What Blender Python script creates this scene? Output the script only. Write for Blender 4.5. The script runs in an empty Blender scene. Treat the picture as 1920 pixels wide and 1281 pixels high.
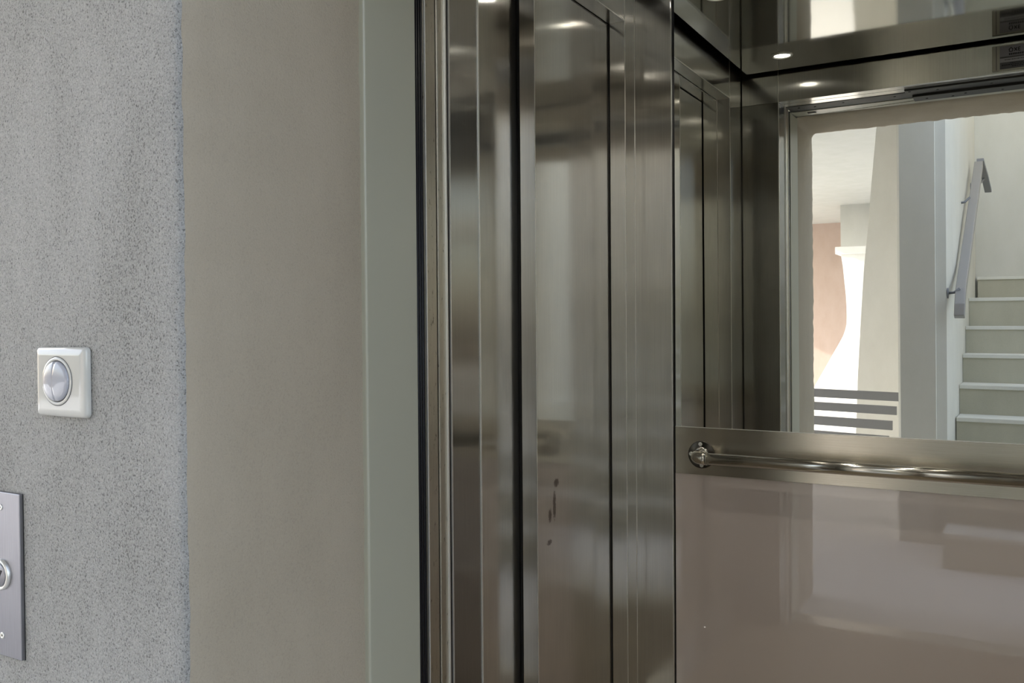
import bpy, bmesh, math, random
from mathutils import Vector, Matrix, noise
random.seed(7)
C = bpy.context.scene.collection
sc = bpy.context.scene
S = 1.1            # all lengths below are in units of 1.1 m, heights from the lens; V() turns them into metres
FL = -1.12         # lobby floor


def V(x, y, z):
    return Vector((x * S, y * S, (z - FL) * S))


# ------------------------------------------------------------------ camera



def cam_axes(yaw, pitch, roll):
    cy, sy, cp, sp = math.cos(yaw), math.sin(yaw), math.cos(pitch), math.sin(pitch)
    F = Vector((-sy * cp, cy * cp, -sp)); r = Vector((cy, sy, 0)); u = r.cross(F)
    cr, sr = math.cos(roll), math.sin(roll)
    return cr * r + sr * u, -sr * r + cr * u, F


r_, u_, F_ = cam_axes(math.radians(30.398), math.radians(.896), math.radians(-.4253))
cd = bpy.data.cameras.new('camera'); cam = bpy.data.objects.new('camera', cd); C.objects.link(cam)
cam.matrix_world = Matrix.Translation(V(0, 0, 0)) @ Matrix((
    (r_.x, u_.x, -F_.x, 0), (r_.y, u_.y, -F_.y, 0), (r_.z, u_.z, -F_.z, 0), (0, 0, 0, 1)))
cd.sensor_width = 36; cd.lens = 1679.45 / 1920 * 36; cd.clip_start = .02; cd.clip_end = 300
sc.camera = cam
# ------------------------------------------------------------------ sky, sun, exposure
w = bpy.data.worlds.new('sky'); sc.world = w; w.use_nodes = True
wn = w.node_tree.nodes; wl = w.node_tree.links
bg = wn['Background']; sky = wn.new('ShaderNodeTexSky')
sky.sky_type = 'NISHITA'; sky.sun_disc = False; sky.sun_elevation = math.radians(38); sky.sun_rotation = math.radians(-60)
sky.air_density = 1.0; sky.dust_density = 3.0; sky.ozone_density = .6
hs = wn.new('ShaderNodeHueSaturation'); hs.inputs['Saturation'].default_value = .62
wl.new(sky.outputs[0], hs.inputs['Color']); wl.new(hs.outputs[0], bg.inputs[0]); bg.inputs[1].default_value = .42
sd = bpy.data.lights.new('sun', 'SUN'); sd.energy = 2.5; sd.angle = math.radians(.6); sd.color = (1, .975, .95)
so = bpy.data.objects.new('sun', sd); C.objects.link(so)
so.location = V(-8, 5, 6)
so.rotation_euler = Vector((.8, -.45, -.42)).to_track_quat('-Z', 'Y').to_euler()
vs = sc.view_settings; vs.view_transform = 'Standard'; vs.look = 'None'; vs.exposure = .72; vs.gamma = 1; vs.use_curve_mapping = False
sc.cycles.max_bounces = 16; sc.cycles.glossy_bounces = 12; sc.cycles.diffuse_bounces = 6
sc.cycles.use_denoising = True; sc.cycles.sample_clamp_indirect = 6


# ------------------------------------------------------------------ materials
def lin(h):
    out = []
    for c in h:
        c /= 255; out.append(c / 12.92 if c <= .04045 else ((c + .055) / 1.055) ** 2.4)
    return (*out, 1)


def mat(name, col, rough=.5, metal=0.0, aniso=0.0, rot=0.0, coat=0.0, coat_r=.03, spec=.5, tangent='Z'):
    m = bpy.data.materials.new(name); m.use_nodes = True
    b = m.node_tree.nodes['Principled BSDF']
    b.inputs['Base Color'].default_value = lin(col); b.inputs['Roughness'].default_value = rough
    b.inputs['Metallic'].default_value = metal; b.inputs['Specular IOR Level'].default_value = spec
    b.inputs['Coat Weight'].default_value = coat; b.inputs['Coat Roughness'].default_value = coat_r
    if aniso:
        b.inputs['Anisotropic'].default_value = aniso; b.inputs['Anisotropic Rotation'].default_value = rot
        # brushing runs straight up (or along the rail plate): tangent = up x face normal
        g = m.node_tree.nodes.new('ShaderNodeNewGeometry'); t = m.node_tree.nodes.new('ShaderNodeVectorMath'); t.operation = 'CROSS_PRODUCT'
        t.inputs[0].default_value = (.02, .013, 1); m.node_tree.links.new(g.outputs['True Normal'], t.inputs[1])
        m.node_tree.links.new(t.outputs[0], b.inputs['Tangent'])
    return m


def nodes(m):
    return m.node_tree.nodes, m.node_tree.links, m.node_tree.nodes['Principled BSDF']


def coords(m, scale):
    n, l, b = nodes(m)
    g = n.new('ShaderNodeNewGeometry'); mp = n.new('ShaderNodeMapping'); mp.inputs['Scale'].default_value = scale
    l.new(g.outputs['Position'], mp.inputs[0]); return mp.outputs[0]


def noise_tex(m, vec, scale, detail=3, rough=.5):
    n, l, b = nodes(m); t = n.new('ShaderNodeTexNoise'); t.inputs['Scale'].default_value = scale
    t.inputs['Detail'].default_value = detail; t.inputs['Roughness'].default_value = rough
    l.new(vec, t.inputs['Vector']); return t.outputs['Fac']


def ramp(m, fac, stops):
    n, l, b = nodes(m); r = n.new('ShaderNodeValToRGB'); l.new(fac, r.inputs[0])
    while len(r.color_ramp.elements) > len(stops): r.color_ramp.elements.remove(r.color_ramp.elements[-1])
    while len(r.color_ramp.elements) < len(stops): r.color_ramp.elements.new(1)
    for e, (p, c) in zip(r.color_ramp.elements, stops):
        e.position = p; e.color = lin(c) if max(c) > 1 else (*c, 1)
    return r.outputs[0]


def mix(m, fac, a, b_, mode='MIX'):
    n, l, b = nodes(m); x = n.new('ShaderNodeMix'); x.data_type = 'RGBA'; x.blend_type = mode
    for i, v in ((0, fac), (6, a), (7, b_)):
        if isinstance(v, (int, float)): x.inputs[i].default_value = v
        elif isinstance(v, tuple): x.inputs[i].default_value = v
        else: l.new(v, x.inputs[i])
    return x.outputs[2]


def bump(m, h, strength, dist, chain=None):
    n, l, b = nodes(m); bp = n.new('ShaderNodeBump'); bp.inputs['Strength'].default_value = strength
    bp.inputs['Distance'].default_value = dist; l.new(h, bp.inputs['Height'])
    if chain is not None: l.new(chain, bp.inputs['Normal'])
    l.new(bp.outputs[0], b.inputs['Normal']); return bp.outputs[0]


def brushed(name, col, rough, aniso, rot, grain, depth=.00006, streak=0):
    m = mat(name, col, rough, 1, aniso, rot); n, l, b = nodes(m)
    f = noise_tex(m, coords(m, grain), 1.0, 4, .6)
    c = ramp(m, f, [(.3, tuple(v * .93 for v in col)), (.7, tuple(min(255, v * 1.05) for v in col))])
    f2 = noise_tex(m, coords(m, (1, 1, 1)), 9, 3)
    l.new(mix(m, .35, c, ramp(m, f2, [(.3, tuple(v * .9 for v in col)), (.7, col)])), b.inputs['Base Color'])
    rr = n.new('ShaderNodeMapRange'); l.new(f2, rr.inputs[0]); rr.inputs[3].default_value = rough * .85; rr.inputs[4].default_value = rough * 1.2
    l.new(rr.outputs[0], b.inputs['Roughness'])
    bn = bump(m, f, .25, depth)
    if streak:
        # second, wider lobe across the grain: the smear that hairline brushing gives to lamps
        b2 = n.new('ShaderNodeBsdfPrincipled'); b2.inputs['Metallic'].default_value = 1
        for k_ in ('Base Color', 'Tangent', 'Normal'): l.new(b.inputs[k_].links[0].from_socket, b2.inputs[k_])
        b2.inputs['Roughness'].default_value = streak; b2.inputs['Anisotropic'].default_value = 1; b2.inputs['Anisotropic Rotation'].default_value = rot
        mx = n.new('ShaderNodeMixShader'); mx.inputs[0].default_value = .28
        l.new(b.outputs[0], mx.inputs[1]); l.new(b2.outputs[0], mx.inputs[2]); l.new(mx.outputs[0], n['Material Output'].inputs[0])
    return m


steel = brushed('brushed_steel_vertical', (217, 214, 208), .11, .8, 0, (900, 900, 6), streak=.3)
steel_lt = brushed('brushed_steel_light', (222, 219, 211), .30, .5, 0, (900, 900, 6))
steel_h = brushed('brushed_steel_horizontal', (208, 202, 188), .24, .75, .25, (6, 900, 900))
ceil_st = mat('polished_ceiling_steel', (186, 183, 175), .07, 1)
n, l, b = nodes(ceil_st); bump(ceil_st, noise_tex(ceil_st, coords(ceil_st, (1, 1, 1)), 4.5, 1), .35, .0012)
edge_st = mat('steel_edge_glint', (232, 230, 224), .32, .75)  # lightened and less metallic, so folded edges look as if catching light
dirty_st = brushed('worn_door_edge_steel', (200, 194, 180), .34, .4, 0, (500, 500, 20), .0002)
n, l, b = nodes(dirty_st)
f = noise_tex(dirty_st, coords(dirty_st, (1, 1, .35)), 160, 4, .7)
old = b.inputs['Base Color'].links[0].from_socket
l.new(mix(dirty_st, ramp(dirty_st, f, [(.60, (0, 0, 0)), (.72, (1, 1, 1))]), old, lin((108, 102, 90))), b.inputs['Base Color'])
chrome = mat('polished_handrail_steel', (222, 218, 208), .15, 1)
flange_m = mat('flange_dark_reflection', (88, 84, 78), .22, 1)  # chrome darkened in colour, standing for the dark surroundings it reflects
plate_st = brushed('anodised_call_plate', (150, 150, 156), .36, .4, 0, (700, 700, 20))
rubber = mat('black_rubber', (10, 10, 17), .42, spec=.35)
dark = mat('dark_shaft', (24, 22, 20), .8)
track = mat('dark_track_metal', (58, 57, 55), .55)
screw_m = mat('screw_dark', (20, 20, 20), .6)
mirror_m = mat('mirror_silver', (237, 238, 232), .0, 1)
cabfloor = mat('cab_floor_vinyl', (146, 134, 114), .45)

# glossy taupe laminate
lam = mat('taupe_laminate', (206, 193, 184), .45, 0, coat=1.0, coat_r=.02)
n, l, b = nodes(lam); f = noise_tex(lam, coords(lam, (1, 1, 1)), 3, 3)
l.new(ramp(lam, f, [(.3, (206, 193, 185)), (.7, (212, 199, 191))]), b.inputs['Base Color'])
b.inputs['Coat IOR'].default_value = 2.5
n_ = n.new('ShaderNodeBump'); n_.inputs['Strength'].default_value = .12; n_.inputs['Distance'].default_value = .0012
l.new(noise_tex(lam, coords(lam, (1, 1, 1)), 5, 1), n_.inputs['Height']); l.new(n_.outputs[0], b.inputs['Coat Normal'])

# door panel steel with the rusty smear
door_st = steel.copy(); door_st.name = 'brushed_door_panel'
n, l, b = nodes(door_st)
old = b.inputs['Base Color'].links[0].from_socket
g = n.new('ShaderNodeNewGeometry'); sep = n.new('ShaderNodeSeparateXYZ'); l.new(g.outputs['Position'], sep.inputs[0])


def blob(y0, z0, ry, rz):
    a = n.new('ShaderNodeMath'); a.operation = 'SUBTRACT'; l.new(sep.outputs[1], a.inputs[0]); a.inputs[1].default_value = y0
    a2 = n.new('ShaderNodeMath'); a2.operation = 'DIVIDE'; l.new(a.outputs[0], a2.inputs[0]); a2.inputs[1].default_value = ry
    c = n.new('ShaderNodeMath'); c.operation = 'SUBTRACT'; l.new(sep.outputs[2], c.inputs[0]); c.inputs[1].default_value = z0
    c2 = n.new('ShaderNodeMath'); c2.operation = 'DIVIDE'; l.new(c.outputs[0], c2.inputs[0]); c2.inputs[1].default_value = rz
    p = n.new('ShaderNodeMath'); p.operation = 'MULTIPLY'; l.new(a2.outputs[0], p.inputs[0]); l.new(a2.outputs[0], p.inputs[1])
    q = n.new('ShaderNodeMath'); q.operation = 'MULTIPLY_ADD'; l.new(c2.outputs[0], q.inputs[0]); l.new(c2.outputs[0], q.inputs[1]); l.new(p.outputs[0], q.inputs[2])
    o = n.new('ShaderNodeMath'); o.operation = 'SUBTRACT'; o.inputs[0].default_value = 1; l.new(q.outputs[0], o.inputs[1]); o.use_clamp = True
    return o.outputs[0]


yw = lambda y: y * S
zw = lambda z: (z - FL) * S
bl = [blob(yw(1.864), zw(-.42), .014, .062), blob(yw(1.874), zw(-.368), .022, .018), blob(yw(1.838), zw(-.502), .022, .012), blob(yw(1.842), zw(-.44), .014, .03)]
acc = bl[0]
for x in bl[1:]:
    a = n.new('ShaderNodeMath'); a.operation = 'MAXIMUM'; l.new(acc, a.inputs[0]); l.new(x, a.inputs[1]); acc = a.outputs[0]
nf = noise_tex(door_st, coords(door_st, (1, 1, .6)), 260, 4, .8)
mm = n.new('ShaderNodeMath'); mm.operation = 'MULTIPLY'; l.new(acc, mm.inputs[0]); l.new(nf, mm.inputs[1])
mask = ramp(door_st, mm.outputs[0], [(.27, (0, 0, 0)), (.40, (.7, .7, .7))])
smear = mix(door_st, mask, old, lin((64, 42, 34)))
for nd in [q for q in n if q.type == 'BSDF_PRINCIPLED']: l.new(smear, nd.inputs['Base Color'])

# plasters
def plaster(name, c1, c2, pits, bs, sc_=230, grain=.12):
    m = mat(name, c1, .92, spec=.2); n, l, b = nodes(m); v = coords(m, (1, 1, 1))
    big = noise_tex(m, coords(m, (1, 1, .45)), 5.5, 5, .62); fine = noise_tex(m, v, sc_, 2, .6); mid = noise_tex(m, coords(m, (1, 1, .8)), sc_ * .8, 2, .6)
    base = ramp(m, big, [(.32, c1), (.68, c2)])
    # open pits, denser where the large pattern is darker
    ad = n.new('ShaderNodeMath'); ad.operation = 'MULTIPLY_ADD'; l.new(big, ad.inputs[0]); ad.inputs[1].default_value = .24; l.new(mid, ad.inputs[2])
    pm = ramp(m, ad.outputs[0], [(.47, (1, 1, 1)), (.54, (0, 0, 0))])
    pitc = mix(m, pits, base, lin(tuple(v_ * .60 for v_ in c1)))
    base = mix(m, pm, base, pitc)
    sp = ramp(m, fine, [(.32, (1 - grain * 2,) * 3), (.68, (1.0, 1.0, 1.0))])
    base = mix(m, 1.0, base, sp, 'MULTIPLY')
    l.new(base, b.inputs['Base Color'])
    bn = bump(m, fine, bs, .0016)
    bump(m, ad.outputs[0], bs, .003, bn)
    return m


stucco = plaster('rough_stucco', (176, 175, 171), (192, 191, 188), .7, .9, 480, .16)
smooth = plaster('smooth_beige_plaster', (176, 165, 147), (184, 173, 155), .10, .2, 420, .03)
frame_m = mat('painted_door_frame', (176, 175, 158), .32, 0, spec=.5)
n, l, b = nodes(frame_m); bump(frame_m, noise_tex(frame_m, coords(frame_m, (1, 1, .3)), 12, 2), .15, .002)
soffit_m = plaster('soffit_paint', (188, 188, 182), (194, 194, 189), .02, .05, 230, .01)
white = plaster('white_render', (224, 223, 218), (231, 230, 226), .02, .05, 230, .01)
stairwall = plaster('stairwell_render', (215, 212, 201), (221, 218, 208), .02, .05, 230, .01)
peach = plaster('peach_render', (184, 164, 152), (190, 171, 160), .02, .05, 230, .01)
floor_m = plaster('pale_stone_floor', (214, 212, 207), (222, 220, 216), .05, .02, 230, .02)
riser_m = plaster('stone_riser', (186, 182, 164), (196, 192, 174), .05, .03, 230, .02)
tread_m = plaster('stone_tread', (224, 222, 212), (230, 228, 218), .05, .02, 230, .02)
railgrey = mat('grey_railing_paint', (128, 128, 130), .45)
rail_st = mat('satin_handrail', (164, 161, 158), .38, .55)
sw_white = mat('white_switch_plastic', (198, 197, 191), .10, coat=.6, coat_r=.03)
sw_key = mat('grey_switch_rocker', (168, 170, 179), .12, coat=.6, coat_r=.03)
sw_dark = mat('switch_joint', (70, 70, 74), .6)
sign_w = mat('notice_white', (205, 203, 192), .3); sign_g = mat('notice_lilac_grey', (168, 166, 176), .4)
sign_d = mat('notice_dark_grey', (104, 104, 108), .4); sign_k = mat('notice_ink', (36, 36, 40), .5)
lens_m = bpy.data.materials.new('lamp_lens'); lens_m.use_nodes = True
b = lens_m.node_tree.nodes['Principled BSDF']; b.inputs['Emission Color'].default_value = (1, .97, .88, 1); b.inputs['Emission Strength'].default_value = 6


# ------------------------------------------------------------------ mesh building
class MB:
    def __init__(s): s.v = []; s.f = []; s.m = []; s.sm = []
    def add(s, vs, fs, m=0, smooth=False):
        o = len(s.v); s.v += [V(*p) for p in vs]; s.f += [tuple(i + o for i in f) for f in fs]; s.m += [m] * len(fs); s.sm += [smooth] * len(fs); return s
    def box(s, x0, x1, y0, y1, z0, z1, m=0):
        return s.add([(x0, y0, z0), (x1, y0, z0), (x1, y1, z0), (x0, y1, z0), (x0, y0, z1), (x1, y0, z1), (x1, y1, z1), (x0, y1, z1)],
                     [(0, 3, 2, 1), (4, 5, 6, 7), (0, 1, 5, 4), (1, 2, 6, 5), (2, 3, 7, 6), (3, 0, 4, 7)], m)
    def prism(s, poly, a0, a1, axis='y', m=0):
        mk = {'y': lambda p, a: (p[0], a, p[1]), 'z': lambda p, a: (p[0], p[1], a), 'x': lambda p, a: (a, p[0], p[1])}[axis]
        k = len(poly); vs = [mk(p, a0) for p in poly] + [mk(p, a1) for p in poly]
        fs = [tuple(range(k)), tuple(range(2 * k - 1, k - 1, -1))] + [(i, k + i, k + (i + 1) % k, (i + 1) % k) for i in range(k)]
        return s.add(vs, fs, m)
    def tube(s, pts, r, seg=20, m=0, cap=True, scale=(1, 1)):
        pts = [Vector(p) for p in pts]; rings = []
        up = Vector((0, 0, 1))
        for i, p in enumerate(pts):
            t = (pts[min(i + 1, len(pts) - 1)] - pts[max(i - 1, 0)]).normalized()
            a = t.cross(up); a = a.normalized() if a.length > 1e-4 else Vector((1, 0, 0)); c = a.cross(t).normalized()
            rings.append([tuple(p + a * math.cos(2 * math.pi * k / seg) * r * scale[0] + c * math.sin(2 * math.pi * k / seg) * r * scale[1]) for k in range(seg)])
        vs = [q for rg in rings for q in rg]; fs = []
        for i in range(len(pts) - 1):
            for k in range(seg):
                fs.append((i * seg + k, i * seg + (k + 1) % seg, (i + 1) * seg + (k + 1) % seg, (i + 1) * seg + k))
        s.add(vs, fs, m, True)
        if cap:
            n_ = (len(pts) - 1) * seg
            s.add(rings[0], [tuple(range(seg))[::-1]], m); s.add(rings[-1], [tuple(range(seg))], m)
        return s
    def lathe(s, c, prof, axis='-y', seg=40, m=0, ell=(1, 1)):
        # prof: list of (radius, height along axis)
        ax = {'-y': lambda r, a, h: (c[0] + r * math.cos(a) * ell[0], c[1] - h, c[2] + r * math.sin(a) * ell[1]),
              '-z': lambda r, a, h: (c[0] + r * math.cos(a), c[1] + r * math.sin(a), c[2] - h),
              'x': lambda r, a, h: (c[0] + h, c[1] + r * math.cos(a), c[2] + r * math.sin(a))}[axis]
        vs = [ax(r, 2 * math.pi * k / seg, h) for r, h in prof for k in range(seg)]; fs = []
        for i in range(len(prof) - 1):
            for k in range(seg): fs.append((i * seg + k, (i + 1) * seg + k, (i + 1) * seg + (k + 1) % seg, i * seg + (k + 1) % seg))
        s.add(vs, fs, m, True)
        if prof[-1][0] > 1e-6: s.add(vs[-seg:], [tuple(range(seg))], m)
        return s
    def build(s, name, mats, parent=None, bevel=0, seg=2, smooth=False):
        if not isinstance(mats, (list, tuple)): mats = [mats]
        if parent is not None: org = parent['_o']; org = Vector(org)
        else:
            xs = [v.x for v in s.v]; ys = [v.y for v in s.v]; zs = [v.z for v in s.v]
            org = Vector(((min(xs) + max(xs)) / 2, (min(ys) + max(ys)) / 2, min(zs)))
        me = bpy.data.meshes.new(name); me.from_pydata([v - org for v in s.v], [], s.f)
        for mt in mats: me.materials.append(mt)
        for p, mi, sm in zip(me.polygons, s.m, s.sm): p.material_index = mi; p.use_smooth = sm or smooth
        bm = bmesh.new(); bm.from_mesh(me); bmesh.ops.remove_doubles(bm, verts=bm.verts, dist=1e-6)
        bmesh.ops.recalc_face_normals(bm, faces=bm.faces)
        if bevel: bmesh.ops.bevel(bm, geom=bm.edges[:], offset=bevel * S, segments=seg, affect='EDGES', profile=.5, clamp_overlap=True)
        bm.to_mesh(me); bm.free()
        o = bpy.data.objects.new(name, me); C.objects.link(o)
        if parent is not None: o.parent = parent
        else: o.location = org
        o['_o'] = tuple(org)
        return o


def box(name, x0, x1, y0, y1, z0, z1, m, parent=None, bevel=0):
    return MB().box(x0, x1, y0, y1, z0, z1).build(name, m, parent, bevel)


def tag(o, label=None, cat=None, group=None, kind=None):
    if label: o['label'] = label
    if cat: o['category'] = cat
    if group: o['group'] = group
    if kind: o['kind'] = kind
    return o


def thing(name, loc, label, cat, group=None, kind=None):
    o = bpy.data.objects.new(name, None); C.objects.link(o); o.location = V(*loc); o['_o'] = tuple(V(*loc))
    o.empty_display_size = .05
    return tag(o, label, cat, group, kind)


def copy_tree(o, loc, label=None):
    c = o.copy(); C.objects.link(c); c.location = loc
    if label: c['label'] = label
    def rec(src, dst):
        for ch in list(src.children):
            d = ch.copy(); C.objects.link(d); d.parent = dst; rec(ch, d)
    rec(o, c); return c


# ================================================================== plaster wall round the lift opening
XL_, XR_, ZT = -.808, .125, .797
path = []; st = .012
z = FL
while z < ZT - .02: path.append((XL_, z, -1, 0)); z += st
for k in range(7):
    a = math.pi - k / 6 * math.pi / 2
    path.append((XL_ + .02 + .02 * math.cos(a), ZT - .02 + .02 * math.sin(a), math.cos(a), math.sin(a)))
x = XL_ + .03
while x < XR_ - .02: path.append((x, ZT, 0, 1)); x += st
path.append((XR_ - .008, ZT - .004, .7, .7))
z = ZT - .012
while z > FL: path.append((XR_, z, 1, 0)); z -= st
path.append((XR_, FL, 1, 0)); path[0] = (XL_, FL, -1, 0)
prof = [(.004, .984, 0), (0, .969, 1), (0, .93, 1), (0, .80, .5), (0, .70, 1), (0, .668, 1.3), (.0022, .6625, 1.5), (.008, .6604, 1.2), (.03, .66, .5), (.2, .66, 0)]
mb = MB(); vs = []
for x, z, nx, nz in path:
    t = x * 9 + z * 9
    for o, y, j in prof:
        d = (noise.noise(Vector((t * 4, y * 8, 3))) * .0022 + noise.noise(Vector((t * 17, y * 30, 9))) * .0008) * j
        low = .004 * max(0, -z - .2) * (1 if x < -.5 else 0) * (1 if o < .1 else 0)   # the corner runs very slightly out of plumb
        vs.append((x + nx * (o + d) , y + (noise.noise(Vector((t * 11, 5, 1))) * .002 if y > .96 else 0), z + nz * (o + d)))
k = len(prof); fs = []; ms = []
for i in range(len(path) - 1):
    for q in range(k - 1):
        fs.append((i * k + q, i * k + q + 1, (i + 1) * k + q + 1, (i + 1) * k + q)); ms.append(1 if q < 5 else 0)
mb.add(vs, fs, 0, True); mb.m = ms
mb.v = list(mb.v)
o2 = .2
X0, X1, ZTT = -7.5, 2.4, 3.6  # unseen outer wall, stretched far left and high to block the sun
y = .66
mb.add([(X0, y, FL), (XL_ - o2, y, FL), (XL_ - o2, y, ZT + o2), (X0, y, ZT + o2)], [(0, 1, 2, 3)])
mb.add([(XR_ + o2, y, FL), (X1, y, FL), (X1, y, ZT + o2), (XR_ + o2, y, ZT + o2)], [(0, 1, 2, 3)])
mb.add([(X0, y, ZT + o2), (-.44, y, ZT + o2), (-.44, y, ZTT), (X0, y, ZTT)], [(0, 1, 2, 3)])
ZR = 1.3  # unseen top on the right, kept low so the sky lights the stairs
mb.add([(-.44, y, ZT + o2), (X1, y, ZT + o2), (X1, y, ZR), (-.44, y, ZR)], [(0, 1, 2, 3)])
# fill corner pieces between the curved sweep and the big panels
mb.add([(XL_ - o2, y, ZT - .02), (XL_, y + .0006, ZT + o2), (XL_ - o2, y, ZT + o2)], [(0, 1, 2)])
mb.add([(XR_ + o2, y, ZT - .02), (XR_, y + .0006, ZT + o2), (XR_ + o2, y, ZT + o2)], [(0, 2, 1)])
# body behind (gives the wall its thickness)
mb.box(X0, XL_ - .012, .70, .962, FL, ZTT, 0); mb.box(XR_ + .012, X1, .70, .962, FL, ZR, 0); mb.box(XL_ - .012, -.44, .70, .962, ZT + .012, ZTT, 0); mb.box(-.44, XR_ + .012, .70, .962, ZT + .012, ZR, 0)
mb.box(X0, -.44, .6605, .70, ZT + .3, ZTT, 0); mb.box(-.44, X1, .6605, .70, ZT + .3, ZR, 0)
wall_front = mb.build('wall_front', [stucco, smooth]); tag(wall_front, 'rough grey stucco wall with smooth plastered lift opening', 'wall', kind='structure')

# ================================================================== landing doors (front)
d1 = thing('door_1', (-.8, .97, FL), 'painted steel landing door surround of the lift with retracted brushed steel leaves', 'lift door', kind='structure')
fr = MB()
for (xa, xb) in ((-.90, -.799), (.116, .22)): fr.box(xa, xb, .966, 1.085, FL, .80)
fr.box(-.90, .22, .966, 1.085, .80, .9)
fr.build('frame', frame_m, d1, .0035, 3)
se = MB()
se.box(-.84, -.806, 1.088, 1.112, FL, .80); se.build('gap_lining', dark, d1)
for yy in (1.0905, 1.0965, 1.1025): MB().tube([(-.8035, yy, FL), (-.8035, yy, .80)], .0026, 10).build('rubber_seal', rubber, d1)
# retracted leaves, thin worn folds of steel
a_ = MB(); a_.box(-.86, -.802, 1.1085, 1.139, FL, .81); lf = a_.build('door_leaf', dirty_st, d1, .0018)
tag(lf, 'worn satin steel edge of the retracted landing leaf')
MB().box(-.802, -.7995, 1.1085, 1.111, FL, .81).build('leaf_lip', edge_st, lf, .0005)
a_ = MB(); a_.box(-.86, -.8005, 1.1415, 1.1625, FL, .81); lf2 = a_.build('door_leaf', dirty_st, d1, .0018)
MB().box(-.8005, -.7975, 1.159, 1.163, FL, .81).build('leaf_lip', edge_st, lf2, .0005)
box('sill', -.86, .18, .966, 1.10, -1.16, FL, steel_lt, d1)
# dark running gear in the head
hd = MB(); hd.box(-.795, .12, 1.0875, 1.1695, .7985, .83); head = hd.build('head_track', track, d1, .001)
hd = MB(); hd.box(-.39, .12, 1.150, 1.215, .793, .80); hd.build('head_track', track, d1, .001)
hd = MB(); hd.box(-.372, .12, 1.080, 1.148, .785, .799); hd.build('head_track', track, d1, .001)
for (sx, sy, sz) in [(-.755, 1.14, .7985), (-.70, 1.13, .7985), (-.60, 1.14, .7985), (-.43, 1.135, .7985), (-.375, 1.2, .793), (-.33, 1.11, .785), (-.29, 1.185, .793), (-.25, 1.10, .785), (-.21, 1.12, .785), (-.13, 1.18, .793), (-.10, 1.11, .785)]:
    MB().lathe((sx, sy, sz), [(.0042, 0), (.0042, .0012), (.002, .0016), (0, .0016)], '-z', 12).build('screw', screw_m, d1)
MB().box(-.745, -.715, 1.03, 1.045, .7985, .80).build('slot', screw_m, d1)

# ================================================================== lift cab
YF, YB, YM = 1.258, 2.252, 2.259
XL, XR = -.934, .234
FC = -1.09
ZC = .905
# front returns + lintel (wall with the car entrance)
wf = thing('wall_entrance', (-.35, YF, FC), 'brushed steel entrance wall of the lift cab with returns and lintel', 'wall', kind='structure')
jamb_st = brushed('brushed_jamb_steel_dimmed', (154, 152, 147), .12, .8, 0, (900, 900, 6), streak=.28)  # darker copy of the steel, putting the jamb's dim reflections into its colour
def ret(x0, x1): return MB().box(x0, x1, 1.172, YF, FC, .80)
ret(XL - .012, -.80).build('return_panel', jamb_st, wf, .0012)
ret(.12, XR + .012).build('return_panel', steel, wf, .0012)
MB().box(XL - .012, XR + .012, 1.172, 1.216, .80, .99).box(XL - .012, XR + .012, 1.2175, YF, .8005, .99).build('lintel_panel', steel, wf, .0008)
MB().box(-.8008, -.7985, 1.2565, 1.2595, FC, .80).box(-.8008, -.7985, 1.171, 1.1735, FC, .80).build('edge_fold', edge_st, wf)
MB().box(-.8012, -.7992, YF - .002, YF + .0016, .80, .99).build('edge_fold', edge_st, wf)
MB().box(XL - .001, XL + .0035, YF - .002, YF + .0012, FC, .99).build('crease_strip', dark, wf)  # thin dark strip added to darken the corner crease
# left wall: a recessed two-leaf side door in a steel surround
wl_ = thing('wall_left', (XL, 1.75, FC), 'brushed steel left wall of the lift cab around the side door', 'wall', kind='structure')
MB().box(-.979, XL, YF, 1.401, FC, .99).build('jamb_panel', steel, wl_, .0012)
MB().box(-.977, XL, 2.186, 2.30, FC, .99).build('jamb_panel', steel, wl_, .0012)
MB().box(-.979, XL, 1.401, 2.186, .80, .99).build('lintel_panel', steel, wl_, .0012)
MB().box(XL, XL + .0012, 1.401, 2.186, .7995, .8025).build('edge_fold', edge_st, wl_)
MB().box(XL, XL + .0012, 2.1845, 2.1872, FC, .80).box(XL, XL + .0012, 1.3995, 1.4025, FC, .99).box(XL, XL + .0012, 2.1845, 2.1872, .80, .99).build('edge_fold', edge_st, wl_)
MB().box(-1.03, -.981, 1.378, 1.401, FC, .86).box(-1.06, -.984, 1.401, 2.186, .80, .9).build('recess_lining', steel, wl_, .0008)
MB().box(-.9845, -.982, 1.401, 2.186, .7985, .8002).build('track_edge', edge_st, wl_)
MB().box(-1.16, -1.11, 1.30, 2.35, FC, .99).box(-1.1, -.979, 2.187, 2.30, FC, .99).box(-1.11, -1.035, 1.30, 1.377, FC, .99).build('shaft_lining', dark, wl_)
d2 = thing('door_2', (-1.0, 1.8, FC), 'closed two-leaf brushed steel side door of the lift cab', 'lift door', kind='structure')
pb = MB().box(-1.020, -.981, 1.781, 2.26, FC + .006, .797).build('door_leaf', door_st, d2, .001)
MB().box(-.9815, -.9803, 1.7805, 1.7825, FC + .006, .797).build('leaf_lip', edge_st, pb)
pa = MB().box(-1.072, -1.033, 1.408, 1.86, FC + .006, .797).build('door_leaf', steel, d2, .001)
MB().box(-1.031, -1.0215, 1.79, 1.84, FC + .006, .797).build('brush_seal', dark, d2)
box('sill', -1.08, XL, 1.401, 2.186, FC - .02, FC + .004, steel_lt, d2)
MB().box(XL, XL + .0012, 2.2508, 2.2522, FC, .99).build('edge_fold', edge_st, wl_)  # light strip added to paint the bright line along the corner crease
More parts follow.
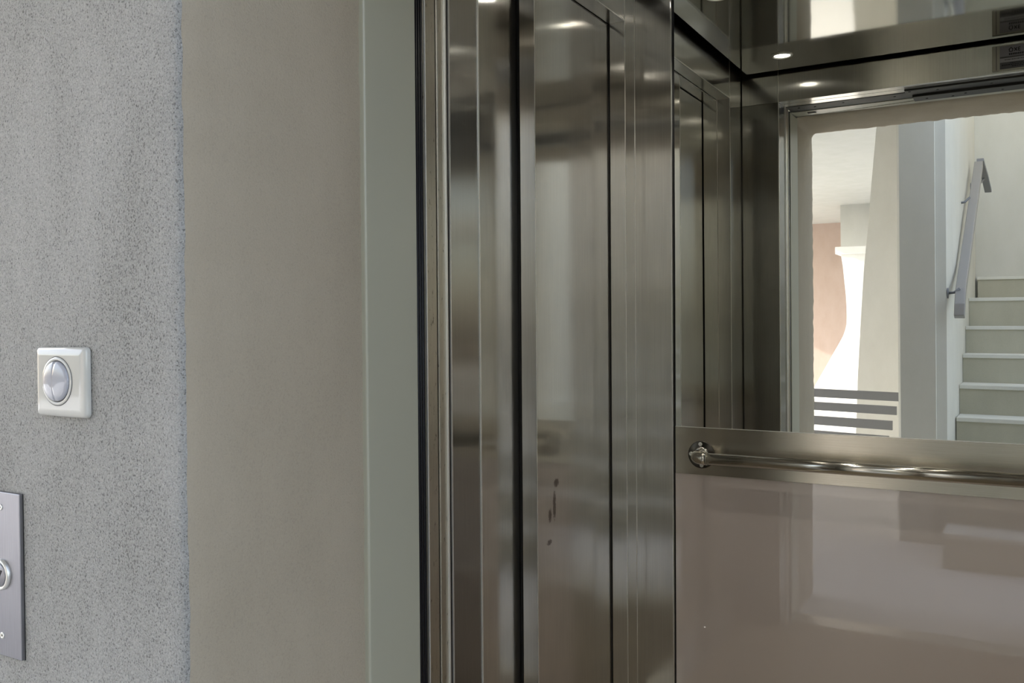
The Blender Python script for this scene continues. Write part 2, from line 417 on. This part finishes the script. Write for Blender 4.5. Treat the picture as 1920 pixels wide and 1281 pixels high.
# right wall (only seen in reflections)
wr = thing('wall_right', (XR, 1.75, FC), 'brushed steel right wall of the lift cab', 'wall', kind='structure')
for i in range(3):
    a = YF + i * (YB - YF) / 3
    MB().box(XR, XR + .02, a + .002, a + (YB - YF) / 3 - .002, FC, .99).build('wall_panel', steel, wr, .0012)
MB().box(XR + .015, XR + .03, YF - .05, YB + .05, FC, .99).build('backing', dark, wr)
# back wall
wb = thing('wall_back', (-.35, YM, FC), 'rear wall of the lift cab with steel corner strips and taupe laminate', 'wall', kind='structure')
MB().box(-.96, -.8312, YB, 2.30, FC, .99).build('corner_strip', steel, wb, .0012)
MB().box(.135, .26, YB, 2.30, FC, .99).build('corner_strip', steel, wb, .0012)
MB().box(-.8312, -.8296, YB - .0005, YB + .006, FC, .99).build('edge_fold', edge_st, wb)
MB().box(-.826, .13, YM, 2.29, FC, -.388).build('laminate_panel', lam, wb)
MB().box(-.8296, -.826, YM + .003, 2.29, FC, .99).build('gap_lining', dark, wb)
MB().box(-.825, .13, YM - .0022, 2.28, -.388, -.264).build('rail_plate', steel_h, wb, .0006)
MB().box(-.825, .13, YM - .0026, YM, -.2652, -.2638).build('edge_fold', edge_st, wb)
# mirror: a sheet with the slight warp the photograph shows
mr = thing('wall_mirror', (-.35, YM, -.264), 'large frameless mirror covering the back wall of the lift above the rail plate', 'mirror')
nx_, nz_ = 24, 24; vs = []; fs = []
for i in range(nx_ + 1):
    for j in range(nz_ + 1):
        xx = -.8245 + (.13 + .8245) * i / nx_; zz = -.264 + (.99 + .264) * j / nz_
        warp = .0028 * (xx + .77) * (zz - .45) * (1 if xx > -.77 else 0)
        vs.append((xx, YM + warp, zz))
for i in range(nx_):
    for j in range(nz_):
        q = i * (nz_ + 1) + j; fs.append((q, q + nz_ + 1, q + nz_ + 2, q + 1))
gl = MB().add(vs, fs, 0, True).build('glass', mirror_m, mr)
MB().box(-.8247, .13, YM + .004, YM + .007, -.262, .99).build('backing', dark, mr)
# floor and ceiling of the cab
MB().box(-1.0, XR, 1.172, YM, FC - .03, FC).build('floor', cabfloor); tag(bpy.data.objects['floor'], 'tan vinyl floor of the lift cab', 'floor', kind='structure')
ce = MB().box(-.904, .204, 1.292, 2.2575, ZC, ZC + .02).build('ceiling', ceil_st, None, .0008); tag(ce, 'polished steel ceiling panel of the lift cab', 'ceiling', kind='structure')
tr = MB().box(-1.06, .26, 1.16, 2.30, .99, 1.01).build('trim_1', dark); tag(tr, 'dark roof void above the lift ceiling panel', 'roof', kind='structure')
tr = MB().box(-.95, .25, 1.172, 2.26, FC - .06, FC - .031).build('trim_2', dark); tag(tr, 'dark base under the lift cab floor', 'base', kind='structure')

# ceiling spotlights
names = ['round recessed ceiling spotlight near the entrance, left one', 'round recessed ceiling spotlight near the mirror, left one',
         'round recessed ceiling spotlight near the entrance, right one', 'round recessed ceiling spotlight near the mirror, right one']
sp0 = thing('ceiling_spotlight', (-.737, 1.461, ZC), names[0], 'light', 'ceiling spotlights in the lift')
MB().lathe((-.737, 1.461, ZC + .001), [(.026, -.004), (.0265, .0035), (.029, .0055), (.034, .004), (.036, .0)], '-z', 40).build('bezel', edge_st, sp0)
MB().lathe((-.737, 1.461, ZC + .001), [(.0262, 0), (.0262, .0015), (.015, .0022), (0, .0024)], '-z', 40).build('lens', lens_m, sp0)
ld = bpy.data.lights.new('spot', 'SPOT'); ld.energy = 5.6; ld.spot_size = math.radians(84); ld.spot_blend = .6; ld.shadow_soft_size = .02; ld.color = (1, .96, .86)
lo = bpy.data.objects.new('lamp', ld); C.objects.link(lo); lo.parent = sp0; lo.location = (0, 0, -.012)
for (x, y), nm in zip(((-.757, 2.10), (.037, 1.461), (.057, 2.10)), names[1:]):
    copy_tree(sp0, V(x, y, ZC), nm)

# handrail
hr = thing('handrail', (-.35, YM, -.337), 'polished tubular steel handrail on the plate under the mirror', 'handrail')
ya, zr, rr_ = 2.259 - .066, -.335, .0153
pts = []
xe = -.754
for k in range(9):
    a = k / 8 * math.pi / 2; pts.append((xe + .034 * (1 - math.cos(a)), ya + .034 - .034 * math.sin(a), zr))
pts = [(xe, YM - .003, zr)] + pts
e1 = MB().tube(pts, rr_ * 1.06, 28).build('elbow', chrome, hr)
xe2 = .07
e2 = MB().tube([(2 * -.342 - p[0], p[1], p[2]) for p in pts], rr_ * 1.06, 28).build('elbow', chrome, hr)
MB().tube([(xe + .034, ya, zr), (-.342 * 2 - xe - .034, ya, zr)], rr_ * .985, 28).build('rail', chrome, hr)
for xx in (xe + .035, -.684 - xe - .035): MB().tube([(xx - .0005, ya, zr), (xx + .0005, ya, zr)], rr_ * 1.07, 28).build('joint_ring', edge_st, hr)
for xx in (xe, -.684 - xe):
    fl = MB().lathe((xx, YM - .002, zr), [(.0355, 0), (.0355, .0022), (.034, .003), (.0, .003)], '-y', 48).build('flange', flange_m, hr)
    MB().lathe((xx, YM - .005, zr), [(.0205, 0), (.0205, .002), (.0165, .0032)], '-y', 32).build('collar', chrome, fl)
    for a in (95, 178, 272, 0):
        cx_, cz_ = xx + .0275 * math.cos(math.radians(a)), zr + .0275 * math.sin(math.radians(a))
        MB().lathe((cx_, YM - .0048, cz_), [(.0052, 0), (.0052, .0012), (.004, .002), (.0022, .0018), (.0018, .0004), (0, .0004)], '-y', 18).build('screw', edge_st, fl)

# notice above the entrance, inside
nt = thing('notice_plate', (-.05, YF + .001, .80), 'small framed printed notice on the steel lintel above the lift entrance', 'notice')
MB().box(-.125, .03, YF + .0015, YF + .006, .8085, .888).build('holder', sign_w, nt, .0015)
MB().box(-.1145, -.1125, YF + .006, YF + .0066, .8105, .886).build('holder_line', sign_d, nt)
MB().box(-.104, .026, YF + .006, YF + .0068, .812, .884).build('sheet', sign_g, nt)
MB().box(-.103, .026, YF + .0068, YF + .0072, .812, .833).build('lower_block', sign_d, nt)
MB().box(-.103, .026, YF + .0068, YF + .0072, .833, .846).build('middle_block', mat('notice_pale', (186, 186, 196), .4), nt)
MB().box(-.103, .026, YF + .0068, YF + .0072, .846, .851).build('upper_rule', sign_d, nt)
def bar(mb_, x0, z0, x1, z1, w_):
    d = Vector((x1 - x0, z1 - z0)).normalized(); p = Vector((-d.y, d.x)) * w_ / 2
    mb_.prism([(x0 + p.x, z0 + p.y), (x1 + p.x, z1 + p.y), (x1 - p.x, z1 - p.y), (x0 - p.x, z0 - p.y)], YF + .0066, YF + .0076)
t_ = MB(); cx_ = -.0725
for p0, p1 in [((-.0045, -.006), (.0045, -.006)), ((-.0045, -.006), (-.0045, .001)), ((.0045, -.006), (.0045, .001)), ((-.006, .0005), (0, .0065)), ((.006, .0005), (0, .0065))]:
    bar(t_, cx_ + p0[0], .871 + p0[1], cx_ + p1[0], .871 + p1[1], .0022)
t_.build('house_emblem', sign_k, nt)
t_ = MB(); bar(t_, -.0635, .865, -.0555, .8755, .0024); bar(t_, -.0635, .8755, -.0555, .865, .0024); t_.build('letter_x', sign_k, nt)
t_ = MB()
for q in ((-.052, .865, -.052, .8755), (-.052, .8755, -.0465, .8755), (-.052, .8703, -.047, .8703), (-.052, .865, -.0465, .865)): bar(t_, *q, .0022)
t_.build('letter_e', sign_k, nt)
t_ = MB()
for row, (x0, x1, zz, h) in enumerate([(-.078, .02, .857, .006), (-.09, .02, .8405, .0022), (-.075, .02, .829, .0028), (-.098, .02, .824, .0028), (-.07, .02, .819, .0028)]):
    x = x0
    while x < x1:
        wd = random.uniform(.002, .007) if row else .0035
        t_.box(x, x + wd, YF + .0071, YF + .0077, zz - h / 2, zz + h / 2); x += wd + .0015
tag(t_.build('small_print', sign_k, nt), kind='stuff')

# ================================================================== light switch
ls = thing('light_switch', (-1.0125, .66, -.104), 'white light switch plate with an oval double rocker on the stucco wall', 'light switch')
def rrect(x0, x1, z0, z1, r, k=5):
    out = []
    for cx, cz, a0 in ((x1 - r, z1 - r, 0), (x0 + r, z1 - r, 90), (x0 + r, z0 + r, 180), (x1 - r, z0 + r, 270)):
        for i in range(k + 1):
            a = math.radians(a0 + 90 * i / k); out.append((cx + r * math.cos(a), cz + r * math.sin(a)))
    return out
def pillow(x0, x1, z0, z1, r, levels):
    # levels: (inset, y)
    mb_ = MB(); vs = []; k = None
    for ins, y in levels:
        pl = rrect(x0 + ins, x1 - ins, z0 + ins, z1 - ins, max(r - ins, .001)); k = len(pl); vs += [(a, y, c) for a, c in pl]
    fs = [(i * k + j, (i + 1) * k + j, (i + 1) * k + (j + 1) % k, i * k + (j + 1) % k) for i in range(len(levels) - 1) for j in range(k)]
    mb_.add(vs, fs, 0, True)
    mb_.add(vs[-k:], [tuple(range(k))]); return mb_
y0 = .659
pillow(-1.0605, -.9625, -.1035, -.0195, .006, [(0, y0), (0, y0 - .004), (.0012, y0 - .0062), (.004, y0 - .0078), (.0085, y0 - .0088), (.010, y0 - .009)]).build('cover_plate', sw_white, ls)
cc = (-1.0145, y0 - .0088, -.0605)
MB().lathe(cc, [(.0292, 0), (.0288, .0012), (.0262, .0016), (.0252, .001), (.0248, -.0015)], '-y', 56).build('ring', sw_white, ls)
MB().lathe((cc[0], cc[1] - .0004, cc[2]), [(.0293, 0), (.0296, .0004), (.0298, .0)], '-y', 56).build('ring_joint', sw_dark, ls)
MB().lathe(cc, [(.025, -.0005), (.02, .0002), (0, .0004)], '-y', 40).build('joint', sw_dark, ls)
for sgn in (-1, 1):
    mb_ = MB(); rr = .0238; rings = []; K = 22
    xo = -.0028
    for t, h in ((1, .0002), (1, .0022), (.96, .0034), (.86, .0043), (.6, .0052), (.3, .0056)):
        rg = []
        for i in range(K + 1):
            a = -math.pi / 2 + math.pi * i / K
            px = rr * math.cos(a) * sgn * t; pz = rr * math.sin(a) * t
            rg.append((cc[0] + sgn * .0008 + px + xo * (1 - abs(pz / rr) ** 2) * (1 if abs(px) < .004 else (1 - abs(px) / rr)), cc[1] - h, cc[2] + pz))
        rings.append(rg)
    k = K + 1; vs = [q for rg in rings for q in rg]
    fs = [(i * k + j, i * k + (j + 1) % k, (i + 1) * k + (j + 1) % k, (i + 1) * k + j) for i in range(len(rings) - 1) for j in range(k)]
    mb_.add(vs, fs, 0, True); mb_.add(rings[-1], [tuple(range(k))]); mb_.build('rocker', sw_key, ls)

# ================================================================== call panel
cp = thing('call_panel', (-1.155, .66, -.417), 'brushed metal lift call plate with a round down button on the stucco wall', 'call button')
MB().box(-1.1875, -1.1045, .6545, .661, -.4165, -.2055).build('faceplate', plate_st, cp, .0009)
MB().box(-1.1865, -1.1042, .659, .6645, -.417, -.206).build('back_gasket', dark, cp)
bc = (-1.1455, .6545, -.3115)
bt = MB().lathe(bc, [(.0198, -.001), (.0198, .003), (.0182, .0048), (.0165, .0042), (.0155, .002)], '-y', 48).build('button_ring', edge_st, cp)
bn = MB().lathe(bc, [(.0152, .0), (.0152, .0038), (.0142, .0046), (0, .0048)], '-y', 48).build('button', plate_st, cp)
t_ = MB(); pts3 = [(-.0078, .006), (.0078, .006), (0, -.0078)]
for i in range(3):
    a, c = pts3[i], pts3[(i + 1) % 3]; d = Vector((c[0] - a[0], c[1] - a[1])).normalized(); p = Vector((-d.y, d.x)) * .0007
    t_.prism([(bc[0] + a[0] + p.x, bc[2] + a[1] + p.y), (bc[0] + c[0] + p.x, bc[2] + c[1] + p.y), (bc[0] + c[0] - p.x, bc[2] + c[1] - p.y), (bc[0] + a[0] - p.x, bc[2] + a[1] - p.y)], .6490, .6499)
t_.build('down_arrow', screw_m, bn)
for sx in (-1.1455,):
    for sz in (-.2255, -.3905):
        s1 = MB().lathe((sx, .6546, sz), [(.0042, 0), (.0042, .0008), (.0036, .0012), (.0018, .0012), (.0016, .0002), (0, .0002)], '-y', 20).build('screw', edge_st, cp)
        MB().lathe((sx, .6543, sz), [(.0015, 0), (.0015, .0004), (0, .0004)], '-y', 10).build('socket', screw_m, s1)

# ================================================================== lobby behind the camera (seen in the mirror); y = 4.518 - Y'
Ym = lambda y: 4.518 - y
fb = MB().box(-14, 6, -16, 1.10, FL - .1, FL - .0005).build('floor', floor_m); tag(fb, 'pale stone floor of the open lobby', 'floor', kind='structure')
CL = 1.55
lc = MB().prism([(-3.3, .655), (-.36, .655), (-.36, Ym(5.3)), (-.60, Ym(5.3)), (-.60, Ym(7.2)), (-1.0, Ym(14.1)), (-6.5, Ym(14.1)), (-6.5, Ym(11.9)), (-3.3, Ym(11.6)), (-3.3, -3)], CL, CL + .22, 'z').build('ceiling', soffit_m); tag(lc, 'white soffit over the open lobby', 'ceiling', kind='structure')  # left and right ends stretched to shade the peach and stair walls
# stairwell walls
sw = MB()
prof2 = [(-.378, Ym(6.97)), (-.379, Ym(5.3)), (-.388, Ym(5.16)), (-.404, Ym(5.03)), (-.451, Ym(5.016)), (-.4525, Ym(5.0)), (-.618, Ym(5.0)), (-.63, Ym(5.012)), (-.63, Ym(6.97))]
sw.prism(prof2, FL, 2.6, 'z')
o = sw.build('wall_stairs_left', stairwall); tag(o, 'cream rendered wall beside the stairs with rounded end', 'wall', kind='structure')
for p in o.data.polygons:
    if len(p.vertices) == 4: p.use_smooth = False
o = MB().box(-.64, 2.2, Ym(7.15), Ym(6.972), FL, 2.6).build('wall_stairs_back', stairwall); tag(o, 'pale rendered wall at the head of the stairs', 'wall', kind='structure')
# stairs
stc = thing('staircase', (.2, Ym(5.2), FL), 'straight flight of pale stone stairs going up behind the lobby wall', 'staircase', kind='structure')
Xs = -.3775
nose = [(-1.12 + .1605, 4.27), (-.799, 4.51), (-.6385, 4.75), (-.478 - 0.0, 5.0)]
# nosings seen in the photograph: (height, distance)
seen = [(-.478, 5.23), (-.319, 5.45), (-.158, 5.70), (.002, 5.95), (.178, 6.26)]
hid = [(-.959, 4.30), (-.799, 4.53), (-.638, 4.76)]
allst = [(-.959, 4.31), (-.799, 4.54), (-.638, 4.77 + .0)] + [(-.478, 5.23 - .0)]
allst = [(-1.12 + .1605, 4.53), (-.799, 4.76), (-.6385, 4.99)] + seen
for i, (zt, yy) in enumerate(allst):
    nxt = allst[i + 1][1] if i + 1 < len(allst) else 6.972
    xl = Xs if yy > 5.2 else (Xs + .004)
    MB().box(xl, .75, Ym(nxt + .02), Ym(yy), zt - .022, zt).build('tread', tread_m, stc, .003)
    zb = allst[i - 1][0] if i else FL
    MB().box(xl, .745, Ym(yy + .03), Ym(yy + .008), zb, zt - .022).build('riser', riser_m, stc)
    MB().box(xl + .01, .74, Ym(6.96), Ym(yy + .03), FL, zb if i else FL + .01).build('stair_core', riser_m, stc) if i == len(allst) - 1 else None
MB().box(-.362, .745, Ym(6.971), Ym(6.90), .178, .318).build('riser', riser_m, stc)
MB().box(-.366, .75, Ym(6.971), Ym(6.89), .318, .338).build('tread', tread_m, stc, .003)
o = MB().box(.76, .92, Ym(7.15), Ym(5.6), FL, 2.6).build('wall_stairs_right', stairwall); tag(o, 'pale rendered wall on the far side of the stairs', 'wall', kind='structure')

# stair handrail
sh = thing('stair_handrail', (-.34, Ym(5.0), .0), 'flat grey metal handrail climbing the wall beside the stairs', 'handrail')
def flat(pts, hw, hh):
    mb_ = MB(); vs = []
    for i, p in enumerate(pts):
        p = Vector(p); t = (Vector(pts[min(i + 1, len(pts) - 1)]) - Vector(pts[max(i - 1, 0)])).normalized()
        a = Vector((1, 0, 0)); c = a.cross(t).normalized()
        vs += [tuple(p + a * sx * hw + c * sz * hh) for sx, sz in ((-1, -1), (1, -1), (1, 1), (-1, 1))]
    fs = [(0, 1, 2, 3), tuple(len(vs) - 4 + i for i in (3, 2, 1, 0))]
    for i in range(len(pts) - 1):
        for j in range(4): fs.append((i * 4 + j, i * 4 + (j + 1) % 4, i * 4 + 4 + (j + 1) % 4, i * 4 + 4 + j))
    mb_.add(vs, fs); return mb_
flat([(-.342, Ym(4.98), .045), (-.341, Ym(5.0), .10), (-.342, Ym(5.08), .175), (-.325, Ym(6.42), 1.03)], .024, .021).build('rail', rail_st, sh, .003)
flat([(-.318, Ym(6.44), 1.06), (-.300, Ym(6.60), .98), (-.286, Ym(6.72), .895)], .02, .012).build('return_rail', railgrey, sh, .002)
for (ax_, ay_, az_, bx_, by_, bz_) in [(-.398, 5.055, .168, -.345, 5.06, .178), (-.386, 5.70, .702, -.337, 5.72, .72), (-.377, 6.5, .90, -.30, 6.62, .96)]:
    br = MB().tube([(ax_, Ym(ay_), az_), ((ax_ + bx_) / 2, Ym(ay_), az_ + .002), (bx_, Ym(by_), bz_ + .012)], .0065, 12).build('bracket', railgrey, sh)
    MB().lathe((ax_ - .004, Ym(ay_), az_), [(.027, 0), (.027, .006), (.0, .007)], 'x', 24).build('rosette', railgrey, br)

# pillar (flared buttress)
pl = [(-1.001, 1.414), (-1.033, 1.073), (-1.066, .692), (-1.094, .423), (-1.120, .037), (-1.143, -.352), (-1.160, -.782), (-1.175, FL)]
o = MB().prism([(-.98, CL)] + pl + [(-.55, FL), (-.55, CL)], Ym(6.9), Ym(7.2), 'y').build('pillar', white); tag(o, 'white flared plaster buttress pillar behind the grey railing', 'pillar', kind='structure')
# railing slats
rl = thing('railing', (-.8, Ym(6.1), FL), 'low railing of flat grey horizontal slats in front of the flared pillar', 'railing')
dirx = Vector((.983, -.182))
def slat(xr, z0, z1):
    # runs from far left to xr
    tl, trr = -1.6, (xr + 1.245) / dirx.x
    P = lambda t: (-1.245 + dirx.x * t, Ym(6.2 + dirx.y * t))
    a, c = P(tl), P(trr); n_ = Vector((dirx.y, -dirx.x)) * .012
    zd = .0
    MB().add([(a[0], a[1], z0), (c[0], c[1], z0), (c[0], c[1] - .022, z0), (a[0], a[1] - .022, z0), (a[0], a[1], z1), (c[0], c[1], z1), (c[0], c[1] - .022, z1), (a[0], a[1] - .022, z1)],
             [(0, 3, 2, 1), (4, 5, 6, 7), (0, 1, 5, 4), (1, 2, 6, 5), (2, 3, 7, 6), (3, 0, 4, 7)]).build('slat', railgrey, rl, .0015)
for xr, z0, z1 in [(-.757, -.475, -.419), (-.782, -.563, -.508), (-.808, -.661, -.602), (-.83, -.755, -.70)]: slat(xr, z0, z1)
for t in (-1.55, -.9):
    p = (-1.245 + dirx.x * t, Ym(6.2 + dirx.y * t)); MB().box(p[0] - .02, p[0] + .02, p[1] - .05, p[1] - .0225, FL, -.41).build('post', railgrey, rl, .002)

# far side of the courtyard
cw = [(-1.994, .845), (-1.994, .809), (-1.978, .70), (-1.965, .546), (-1.950, .38), (-1.942, .216), (-1.941, .11), (-1.945, .03), (-1.958, -.03), (-1.984, -.108), (-2.040, -.215), (-2.104, -.328), (-2.165, -.44), (-2.226, -.55), (-2.32, -.72), (-2.50, -.95), (-2.7, FL)]
gw = thing('garden_wall', (-1.9, Ym(11.2), FL), 'sunlit white wall with a curved sweeping edge and flat coping', 'wall')
MB().prism(cw + [(-1.0, FL), (-1.0, .845)], Ym(11.0), Ym(11.3), 'y').build('wall_body', white, gw)
MB().box(-2.054, -1.0, Ym(11.36), Ym(10.95), .845, .931).build('coping', white, gw, .006)
o = MB().box(-2.18, -.9, Ym(12.3), Ym(12.0), 1.012, CL).build('trim_3', soffit_m); tag(o, 'grey beam under the soffit beyond the pillar', 'beam', kind='structure')
o = MB().box(-6, -.8, Ym(14.4), Ym(14.0), FL, 2.4).build('wall_far', peach); tag(o, 'peach rendered building wall beyond the lobby', 'wall', kind='structure')

for o in bpy.data.objects:
    if '_o' in o: del o['_o']
